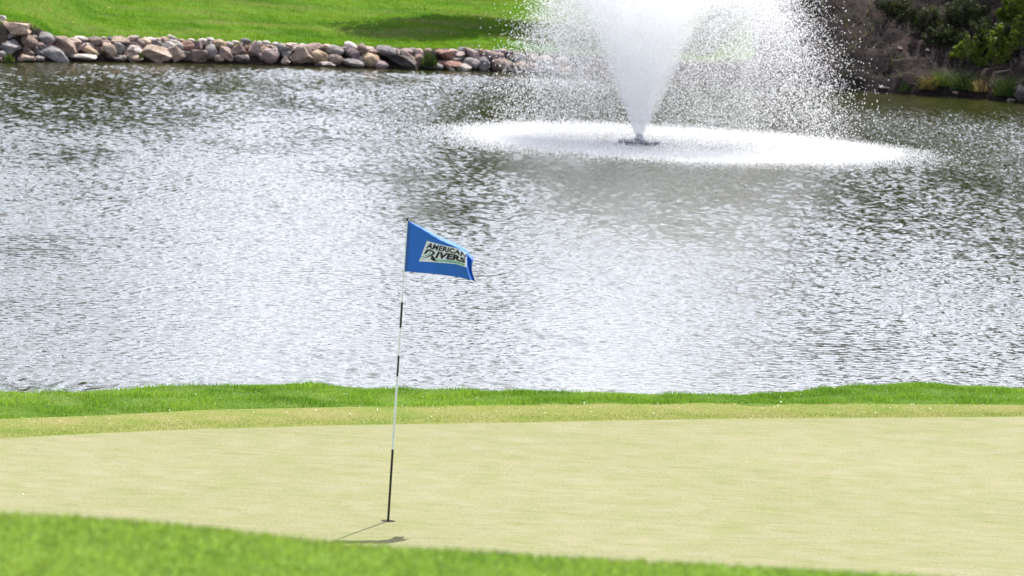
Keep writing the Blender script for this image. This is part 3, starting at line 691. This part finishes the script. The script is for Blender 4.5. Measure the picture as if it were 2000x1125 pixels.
# tree whose shade falls on the lawn, stands behind the fountain spray
tree('lawn tree behind the fountain spray shading the lawn', 3.0, 109.0, fz(3.0, 109), 8.5, 3.9, 3.2, 51, 24000, name='lawn_tree', cx=-3.3, cy=-1)
tree('tall tree behind the fountain where the bare bank begins', 7.5, 108.5, fz(7.5, 108.5), 7.5, 3.2, 2.6, 52, 12000)
tree('tall tree on the bare bank right of the fountain', 11.0, 107.5, fz(11.0, 107.5), 7.5, 3.2, 2.2, 53, 14000)
tree('low-branched tree at the top right corner of the bare bank', 14.6, 105.0, fz(14.6, 105.0), 8, 3.4, 1.5, 54, 18000)
tree('tall tree furthest right on the bare bank', 18.5, 107.0, fz(18.5, 107.0), 8, 3.6, 2.2, 55, 10000)
for i, (x, y, H) in enumerate([(-26, 132, 9), (-17, 138, 9), (-8, 142, 8), (-38, 128, 10)]):
    tree('tree at the far side of the lawn mirrored in the pond, %s from left' % ['second', 'third', 'fourth', 'first'][i], x, y, fz(x, y), H, 4.6, 2.6, 60 + i, 8000, group='trees beyond the lawn')

def woods(name, label, segs, n, size, seed):
    r = np.random.default_rng(seed); P = []
    for (x0, x1, y0, y1, h0, h1, nn) in segs:
        x = r.uniform(x0, x1, nn); y = r.uniform(y0, y1, nn); t = (x - x0) / (x1 - x0); hh = (h0 + (h1 - h0) * t) * (0.86 + .12 * NP2(seed, 7)(x, y))
        z = far_z(x, y) + hh * r.uniform(0, 1, nn) ** .8; P.append(np.stack([x, y, z], 1))
    P = np.concatenate(P); n = len(P); a = r.normal(size=(n, 3)); a /= np.linalg.norm(a, axis=1)[:, None]; b = np.cross(a, r.normal(size=(n, 3))); b /= np.linalg.norm(b, axis=1)[:, None]
    s = size * r.uniform(.6, 1.4, n)[:, None]
    V = np.stack([P - a * s, P + b * s * .6, P + a * s, P - b * s * .6], 1).reshape(-1, 3)
    o = mesh_np(name, V, np.arange(n)[:, None] * 4 + np.arange(4)[None, :], M['leaf']); tag(o, label, 'woods', kind='stuff'); return o
woods('distant_woods', 'dark leafy woods beyond the lawn and bank, mirrored in the pond', [(-75, -24, 125, 131, 15, 15, 18000), (-24, -9, 127, 134, 15, 8, 9000), (-9, 10, 136, 146, 6, 7, 11000), (10, 75, 126, 134, 2.5, 5, 14000)], 0, .42, 91)
def shrub(label, px, py, wpx, hpx, seed, leaf='shrub', n=1500, size=.035, y=None, group='shrubs on the bare bank', spires=9, name='bank_shrub'):
    y_ = y or solve_far(px, py, 96); p = at_y(px, py, y_); mpp = y_ / FPX; W = wpx * mpp; H = hpx * mpp
    rnd = random.Random(seed); root = empty(name, (p.x, y_, p.z - .05)); tag(root, label, 'shrub', group)
    V = []; F = []; cents = []
    for k in range(spires):
        t = (k + .5) / spires * 2 - 1; e = Vector((t * W * .5 + rnd.uniform(-.05, .05), rnd.uniform(-.3, .3) * W, H * rnd.uniform(.6, 1.0) * (1 - .25 * abs(t))))
        b0 = Vector((t * W * .1, rnd.uniform(-.05, .05), 0)); bb = bent(b0, e, 5, .05, rnd); tube(V, F, bb, [.014, .012, .01, .008, .006, .003], 5)
        for i in range(1, 6):
            q = bb[i]; cents += [tuple(q)] * (1 + i // 2); 
            if i > 1: cents.append(tuple(q + Vector((rnd.uniform(-1, 1) * W * .08, rnd.uniform(-1, 1) * W * .08, rnd.uniform(0, .06)))))
    mesh_np('stem', V, F, M['bark'], root)
    leaves_mesh('foliage', cents, W * .085, n, size, M[leaf], root, seed, 1.0); return root
shrub('round yellow green shrub on the bare bank left of the spiky one', 1893, 118, 58, 60, 71)
shrub('tall spiky yellow green shrub near the right edge of the bank', 1950, 124, 70, 84, 72, n=2600, spires=11)
shrub('low olive shrub spreading below the spiky shrub', 1925, 128, 60, 26, 73, n=1100)
shrub('small pale green shrub on the bare slope left of the round shrub', 1862, 112, 30, 14, 74, n=350, spires=5)
shrub('leafy branch bush at the top right corner', 1980, 52, 70, 62, 75, n=3000, spires=12, size=.045)
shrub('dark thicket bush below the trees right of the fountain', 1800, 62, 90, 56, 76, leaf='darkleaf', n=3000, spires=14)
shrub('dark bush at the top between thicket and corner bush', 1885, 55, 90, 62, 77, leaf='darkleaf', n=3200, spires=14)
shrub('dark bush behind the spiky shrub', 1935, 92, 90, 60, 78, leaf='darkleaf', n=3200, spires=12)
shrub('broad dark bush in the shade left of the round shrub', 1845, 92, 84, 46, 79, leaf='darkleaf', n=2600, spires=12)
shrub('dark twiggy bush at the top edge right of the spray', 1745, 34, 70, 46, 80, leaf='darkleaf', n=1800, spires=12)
shrub('leafy green shrub at the right edge behind the spiky shrub', 1995, 92, 46, 66, 81, n=1800, spires=9)
bank_group = 'grass clumps on the bare bank'
clump('grass_clump', 'dry straw coloured grass clump at the foot of the bare bank', 1812, 172, 34, 34, M['dryclump'], D=solve_far(1812, 172, 96), n=420, group=bank_group, lean=1.5)
clump('grass_clump', 'fresh green grass clump right beside the straw coloured clump', 1838, 165, 40, 42, M['clump2'], D=solve_far(1838, 165, 96), n=460, group=bank_group, lean=1.5)
clump('grass_clump', 'dark green grass clump hanging over the water near the right edge', 1968, 185, 50, 50, M['clump'], D=solve_far(1968, 185, 95), n=620, group=bank_group, lean=1.5)
clump('grass_clump', 'thin green grass clump at the water right of the fountain', 1768, 176, 26, 26, M['clump'], D=solve_far(1768, 176, 96), n=200, group=bank_group)
clump('grass_clump', 'faded green grass clump in the shade below the round shrub', 1880, 172, 50, 40, M['clump'], D=solve_far(1880, 172, 96), n=420, group=bank_group, lean=1.6)
clump('grass_clump', 'sparse brown grass clump between straw and hanging clumps', 1915, 176, 44, 34, M['dryclump'], D=solve_far(1915, 176, 96), n=160, group=bank_group, lean=1.6)
# dry undergrowth over the slope: twigs, stalks and litter
n = 9000; x = rng.uniform(5.5, 15.5, n); y = far_shore(x) + rng.uniform(.15, 6, n); k_ = right_mix(x) > .6; x = x[k_]; y = y[k_]; n = len(x)
dens = NP2(81, 1.2)(x, y) > -.3; x = x[dens]; y = y[dens]; n = len(x)
tag(blades('dry_undergrowth', x, y, far_z(x, y) - .02, rng.uniform(.05, .28, n), rng.uniform(.006, .018, n), M['twig'], 2.2),
    'tangle of dry stalks and litter over the bare bank', 'undergrowth', kind='stuff')
n = 5000; x = rng.uniform(6.5, 15.5, n); y = far_shore(x) + rng.uniform(.15, 6, n); k_ = NP2(82, 1.6)(x, y) > .4; x = x[k_]; y = y[k_]; n = len(x)
tag(blades('weeds', x, y, far_z(x, y) - .02, rng.uniform(.04, .16, n), rng.uniform(.01, .03, n), M['clump2'], 1.5),
    'small green weeds scattered over the bare bank', 'weeds', kind='stuff')
# stones and dead branches on the bare bank
for i, (px, py, w_, h_, c, lb) in enumerate([(1866, 181, 11, 5, 'tan', 'small pale tan stone at the waterline below the bare bank'), (1995, 182, 26, 30, 'dark', 'dark boulder at the right edge by the water'),
        (1975, 196, 16, 8, 'grey', 'small wet grey stone left of the dark boulder at the water'), (1757, 94, 12, 6, 'pink', 'pinkish stone high on the bare slope'), (1812, 97, 9, 5, 'pale', 'pale pebble on the bare slope below the thicket'),
        (1725, 29, 9, 6, 'pink', 'pinkish stone near the top of the bare slope'), (1820, 122, 7, 5, 'pale', 'pale pebble above the green grass clumps'), (1727, 172, 22, 6, 'grey', 'flat grey stone at the waterline right of the spray')]):
    y_ = solve_far(px, py, 95) if py < 180 else float(far_shore(at(px, py, ZW).x)) + .05; p = at_y(px, py, y_); mpp = y_ / FPX
    V = rock_mesh('a', 900 + i) * np.array([w_, (w_ + h_) / 2, h_]) * mpp * .55
    o = mesh_np('bank_stone', V, IF, ROCK[c], smooth=True); o.location = p; tag(o, lb, 'stone', 'stones on the bare bank')
for i, (a, b, r_, lb) in enumerate([((1945, 142), (2012, 128), .018, 'pale dead branch leaning over the water at the right edge'), ((1980, 175), (2015, 140), .022, 'dark dead branch rising from the water at the right edge'),
        ((1776, 163), (1800, 164), .008, 'thin fallen twig at the foot of the straw coloured clump'), ((1742, 118), (1800, 112), .012, 'fallen stick lying on the bare slope')]):
    ya = solve_far(*a, 95) - .25; yb = ya + .3; V = []; F = []; rnd = random.Random(i)
    pa, pb = at_y(*a, ya), at_y(*b, yb); pts = bent(Vector((0, 0, 0)), pb - pa, 6, .05, rnd); tube(V, F, pts, [r_ * (1 - .6 * k / 6) for k in range(7)], 6)
    for q in (2, 4): tube(V, F, [pts[q], pts[q] + Vector((rnd.uniform(-.1, .2), rnd.uniform(-.1, .1), rnd.uniform(.08, .2)))], [r_ * .5, r_ * .15], 5)
    o = mesh_np('dead_branch', V, F, M['twig'] if i != 1 else M['bark'], smooth=True); o.location = pa; tag(o, lb, 'branch', 'dead branches on the bare bank')

# ------------------------------------------------------------------ fountain
NZ = at(1248, 281, ZW); NZ.z = ZW
ft = empty('pond_fountain', (NZ.x, NZ.y, ZW)); tag(ft, 'floating pond fountain throwing a white cone of spray that falls in a wide ring', 'fountain')
V = []; F = []
prof = [(.0, .03), (.30, .03), (.385, .035), (.40, .06), (.40, .085), (.385, .10), (.30, .105), (.12, .11), (.10, .13)]
for k, (r_, z) in enumerate(prof):
    for i in range(40): a = 2 * math.pi * i / 40; wob = 1 + .012 * math.sin(8 * a); V.append((r_ * wob * math.cos(a), r_ * wob * math.sin(a), z - .035))
for k in range(len(prof) - 1):
    for i in range(40): j = (i + 1) % 40; F.append([k * 40 + i, k * 40 + j, (k + 1) * 40 + j, (k + 1) * 40 + i])
mesh_np('float', V, F, M['floatm'], ft, smooth=True)
V = []; F = []; tube(V, F, [Vector((0, 0, .05)), Vector((0, 0, .12)), Vector((0, 0, .14)), Vector((0, 0, .19))], [.10, .10, .065, .06], 20); mesh_np('nozzle', V, F, M['brass'], ft, smooth=True)
for k in range(4):
    a = math.pi / 4 + k * math.pi / 2; V = []; F = []; tube(V, F, [Vector((.38 * math.cos(a), .38 * math.sin(a), .06)), Vector((.44 * math.cos(a), .44 * math.sin(a), .06)), Vector((.45 * math.cos(a), .45 * math.sin(a), .0))], [.018, .018, .016], 8)
    mesh_np('mooring_lug', V, F, M['floatm'], ft)
def mat_spray():
    mt = bpy.data.materials.new('spray water'); mt.use_nodes = True; n = mt.node_tree; n.nodes.clear()
    out = nd(n, 'ShaderNodeOutputMaterial'); g = nd(n, 'ShaderNodeNewGeometry')
    d = nd(n, 'ShaderNodeBsdfPrincipled'); d.inputs['Roughness'].default_value = .10; d.inputs['IOR'].default_value = 1.33
    c = ramp(n, g.outputs['Random Per Island'], [(0, (.90, .91, .94)), (.5, (.97, .97, .98)), (1, (.99, .99, .99))])
    n.links.new(c, d.inputs['Base Color'])
    t = nd(n, 'ShaderNodeBsdfTranslucent'); n.links.new(c, t.inputs[0]); mx = nd(n, 'ShaderNodeMixShader'); mx.inputs[0].default_value = .9
    n.links.new(d.outputs[0], mx.inputs[1]); n.links.new(t.outputs[0], mx.inputs[2]); n.links.new(mx.outputs[0], out.inputs[0]); return mt
M['spray'] = mat_spray()
OV = np.array([(1, 0, 0), (-1, 0, 0), (0, 1, 0), (0, -1, 0), (0, 0, 1), (0, 0, -1)], float)
OF = np.array([(0, 2, 4), (2, 1, 4), (1, 3, 4), (3, 0, 4), (2, 0, 5), (1, 2, 5), (3, 1, 5), (0, 3, 5)])
def drops(name, P, s, parent):
    n = len(P); rot = rng.uniform(.75, 1.3, (n, 1, 3))
    V = (P[:, None, :] + OV[None] * s[:, None, None] * rot).reshape(-1, 3)
    F = (np.arange(n)[:, None, None] * 6 + OF[None]).reshape(-1, 3)
    o = mesh_np(name, V, F, M['spray'], parent, smooth=True); tag(o, kind='stuff'); return o
def simulate(n, v0, v1, a0, a1, drag0, drag1, wind):
    r = rng; th = np.radians(r.uniform(a0 ** 2, a1 ** 2, n) ** .5); ph = r.uniform(0, 2 * np.pi, n); sp = r.uniform(v0, v1, n)
    vel = np.stack([np.sin(th) * np.cos(ph), np.sin(th) * np.sin(ph), np.cos(th)], 1) * sp[:, None]
    pos = np.tile([0, 0, .15], (n, 1)).astype(float); k = r.uniform(drag0, drag1, n); dt = .02
    traj = []
    vel[:, 0] += .40
    for s in range(140):
        rel = vel - np.array([wind, 0, 0]); acc = -k[:, None] * rel * np.linalg.norm(rel, axis=1)[:, None]; acc[:, 2] -= 9.81
        vel = vel + acc * dt; pos = pos + vel * dt; traj.append((pos.copy(), vel[:, 2].copy()))
    T = np.stack([t[0] for t in traj]); VZ = np.stack([t[1] for t in traj])
    alive = T[:, :, 2] > 0; nlife = alive.sum(0)
    return T, VZ, nlife
# falling and rising drops frozen along ballistic paths
def frozen(n, **kw):
    T, VZ, life = simulate(n, **kw); f = rng.uniform(0, 1, n); idx = np.clip((f * life), 0, 139).astype(int)
    P = T[idx, np.arange(n)] ; P = P + rng.normal(0, .02, P.shape); return P, VZ[idx, np.arange(n)], T, life
P, vz, T, life = frozen(50000, v0=7.9, v1=9.1, a0=3, a1=12, drag0=.008, drag1=.05, wind=.6)
Pb, vb, T, life = frozen(230000, v0=8.0, v1=9.0, a0=11.5, a1=16.4, drag0=.008, drag1=.04, wind=.6)
P = np.concatenate([P, Pb]); vz = np.concatenate([vz, vb])
rs = np.hypot(P[:, 0], P[:, 1]); keep = (vz < 0.5) & (P[:, 2] > .02) & (P[:, 2] < 4.8)
P = P[keep]; s_ = rng.uniform(.003, .0085, len(P)) + .004 * (rng.uniform(0, 1, len(P)) < .12)
P2, vz, T, life = frozen(11000, v0=7.7, v1=9.3, a0=13.5, a1=18.5, drag0=.004, drag1=.03, wind=.6)
k_ = (vz < 0.5) & (P2[:, 2] > .02) & (P2[:, 2] < 4.8); P2 = P2[k_]
P = np.concatenate([P, P2]); s_ = np.concatenate([s_, rng.uniform(.006, .0125, len(P2))])
drops('falling_drops', P, s_, ft)
n = 34000; t = rng.uniform(0, 1, n) ** .62; zz = .17 + 4.0 * t; th = np.tan(np.radians(23.5)) * np.sqrt(rng.uniform(0, 1, n)) * (1 + rng.normal(0, .07, n)); ph = rng.uniform(0, 6.283, n)
r0 = .06 + (zz - .17) * th * (1 + .0 * zz)
P = np.stack([r0 * np.cos(ph) - .07 * zz, r0 * np.sin(ph), zz], 1); P += rng.normal(0, 1, P.shape) * (.008 + .02 * t)[:, None]
drops('jet_drops', P, rng.uniform(.0045, .0115, n), ft)
# splash crown where the drops land
n = 80000; a = rng.uniform(0, 6.283, n); r0 = np.where(rng.uniform(0, 1, n) < .5, rng.normal(3.6, .5, n), 4.0 * np.sqrt(rng.uniform(0, 1, n))); r0 = np.abs(r0) * (1 + .05 * np.sin(3 * a + 1) + .03 * np.sin(7 * a) + .02 * np.sin(13 * a + 2) + .015 * np.sin(31 * a))
zz = np.abs(rng.normal(0, .06, n)) * np.clip(1.2 - np.abs(r0 - 3.8) / 2.4, .25, 1) + .0
ox = FC.x - NZ.x; oy = FC.y - NZ.y
P = np.stack([ox + r0 * np.cos(a), oy * 0 + r0 * np.sin(a), zz + .01], 1)
n2 = 5000; a = rng.uniform(0, 6.283, n2); r2 = 3.9 + np.abs(rng.normal(0, .75, n2)); P2 = np.stack([ox + r2 * np.cos(a), r2 * np.sin(a), .02 + np.abs(rng.normal(0, .03, n2))], 1)
P = np.concatenate([P, P2]); n = len(P)
drops('splash_drops', P, rng.uniform(.003, .0085, n), ft)
# fine mist: real scattering volumes
def mat_mist(name, dens, kind):
    mt = bpy.data.materials.new(name); mt.use_nodes = True; n = mt.node_tree; n.nodes.clear()
    out = nd(n, 'ShaderNodeOutputMaterial'); v = nd(n, 'ShaderNodeVolumePrincipled'); v.inputs['Color'].default_value = (.999, .999, 1, 1); v.inputs['Anisotropy'].default_value = 0.25
    tc = nd(n, 'ShaderNodeTexCoord').outputs['Object']; sx = nd(n, 'ShaderNodeSeparateXYZ'); n.links.new(tc, sx.inputs[0])
    def mth(op, a, b=None, c=None):
        x = nd(n, 'ShaderNodeMath', operation=op)
        for i, q in enumerate((a, b, c)):
            if q is None: continue
            if isinstance(q, (int, float)): x.inputs[i].default_value = q
            else: n.links.new(q, x.inputs[i])
        return x.outputs[0]
    rad = mth('SQRT', mth('ADD', mth('POWER', sx.outputs[0], 2), mth('POWER', sx.outputs[1], 2)))
    nz = noise(n, 2.2 if kind != 'jet' else 6, 3, .6, tc)
    nz = mth('MULTIPLY_ADD', nz, 1.2, .4)
    if kind == 'jet':
        lim = mth('MULTIPLY_ADD', sx.outputs[2], .47, .03); q = mth('DIVIDE', rad, lim)
        f = mth('SUBTRACT', 1, mth('SMOOTH_MIN', mth('POWER', q, 3), 1, .1)); f = mth('MAXIMUM', f, 0)
        f = mth('DIVIDE', f, mth('MULTIPLY_ADD', sx.outputs[2], 1.1, .12))
    elif kind == 'veil':
        f = mth('SUBTRACT', 1, mth('MULTIPLY', mth('ABSOLUTE', mth('SUBTRACT', rad, 1.75)), 1.1)); f = mth('MAXIMUM', f, 0); f = mth('MULTIPLY', f, mth('MAXIMUM', mth('MULTIPLY_ADD', noise(n, 1.1, 4, .65, tc), 3.2, -.9), 0))
        f = mth('MULTIPLY', f, mth('MULTIPLY_ADD', sx.outputs[2], .3, .2))
    else:
        f = mth('SUBTRACT', 1, mth('MULTIPLY', mth('ABSOLUTE', mth('SUBTRACT', rad, 2.7)), .55)); f = mth('MAXIMUM', f, 0); f = mth('MULTIPLY', f, mth('MAXIMUM', mth('MULTIPLY_ADD', noise(n, 9, 4, .7, tc), 4, -1.4), 0))
        f = mth('MULTIPLY', f, mth('MAXIMUM', mth('SUBTRACT', 1, mth('MULTIPLY', sx.outputs[2], 7)), 0))
    f = mth('MULTIPLY', mth('MULTIPLY', f, nz), dens); n.links.new(f, v.inputs['Density']); n.links.new(v.outputs[0], out.inputs['Volume']); return mt
def revolve(prof, n=36):
    V = []; F = []
    for r_, z in prof:
        for i in range(n): a = 2 * math.pi * i / n; V.append((r_ * math.cos(a), r_ * math.sin(a), z))
    m_ = len(prof)
    for k in range(m_ - 1):
        for i in range(n): j = (i + 1) % n; F.append([k * n + i, k * n + j, (k + 1) * n + j, (k + 1) * n + i])
    F.append([i for i in range(n - 1, -1, -1)]); F.append([(m_ - 1) * n + i for i in range(n)]); return V, F
for nm, prof, kind, dens, off in (('jet_mist', [(.05, .16), (.12, .2), (2.1, 4.2)], 'jet', 3.2, (0, 0)), ('falling_mist', [(3.7, .16), (3.4, 1.2), (2.9, 2.4), (2.6, 4.4)], 'veil', .2, (ox * .5, 0)), ('splash_mist', [(4.5, .006), (4.5, .05), (4.2, .16)], 'ring', 1.6, (ox, 0))):
    V, F = revolve(prof); o = mesh_np(nm, V, F, mat_mist(nm, dens, kind), ft); o.location = (off[0], off[1], 0); tag(o, kind='stuff')
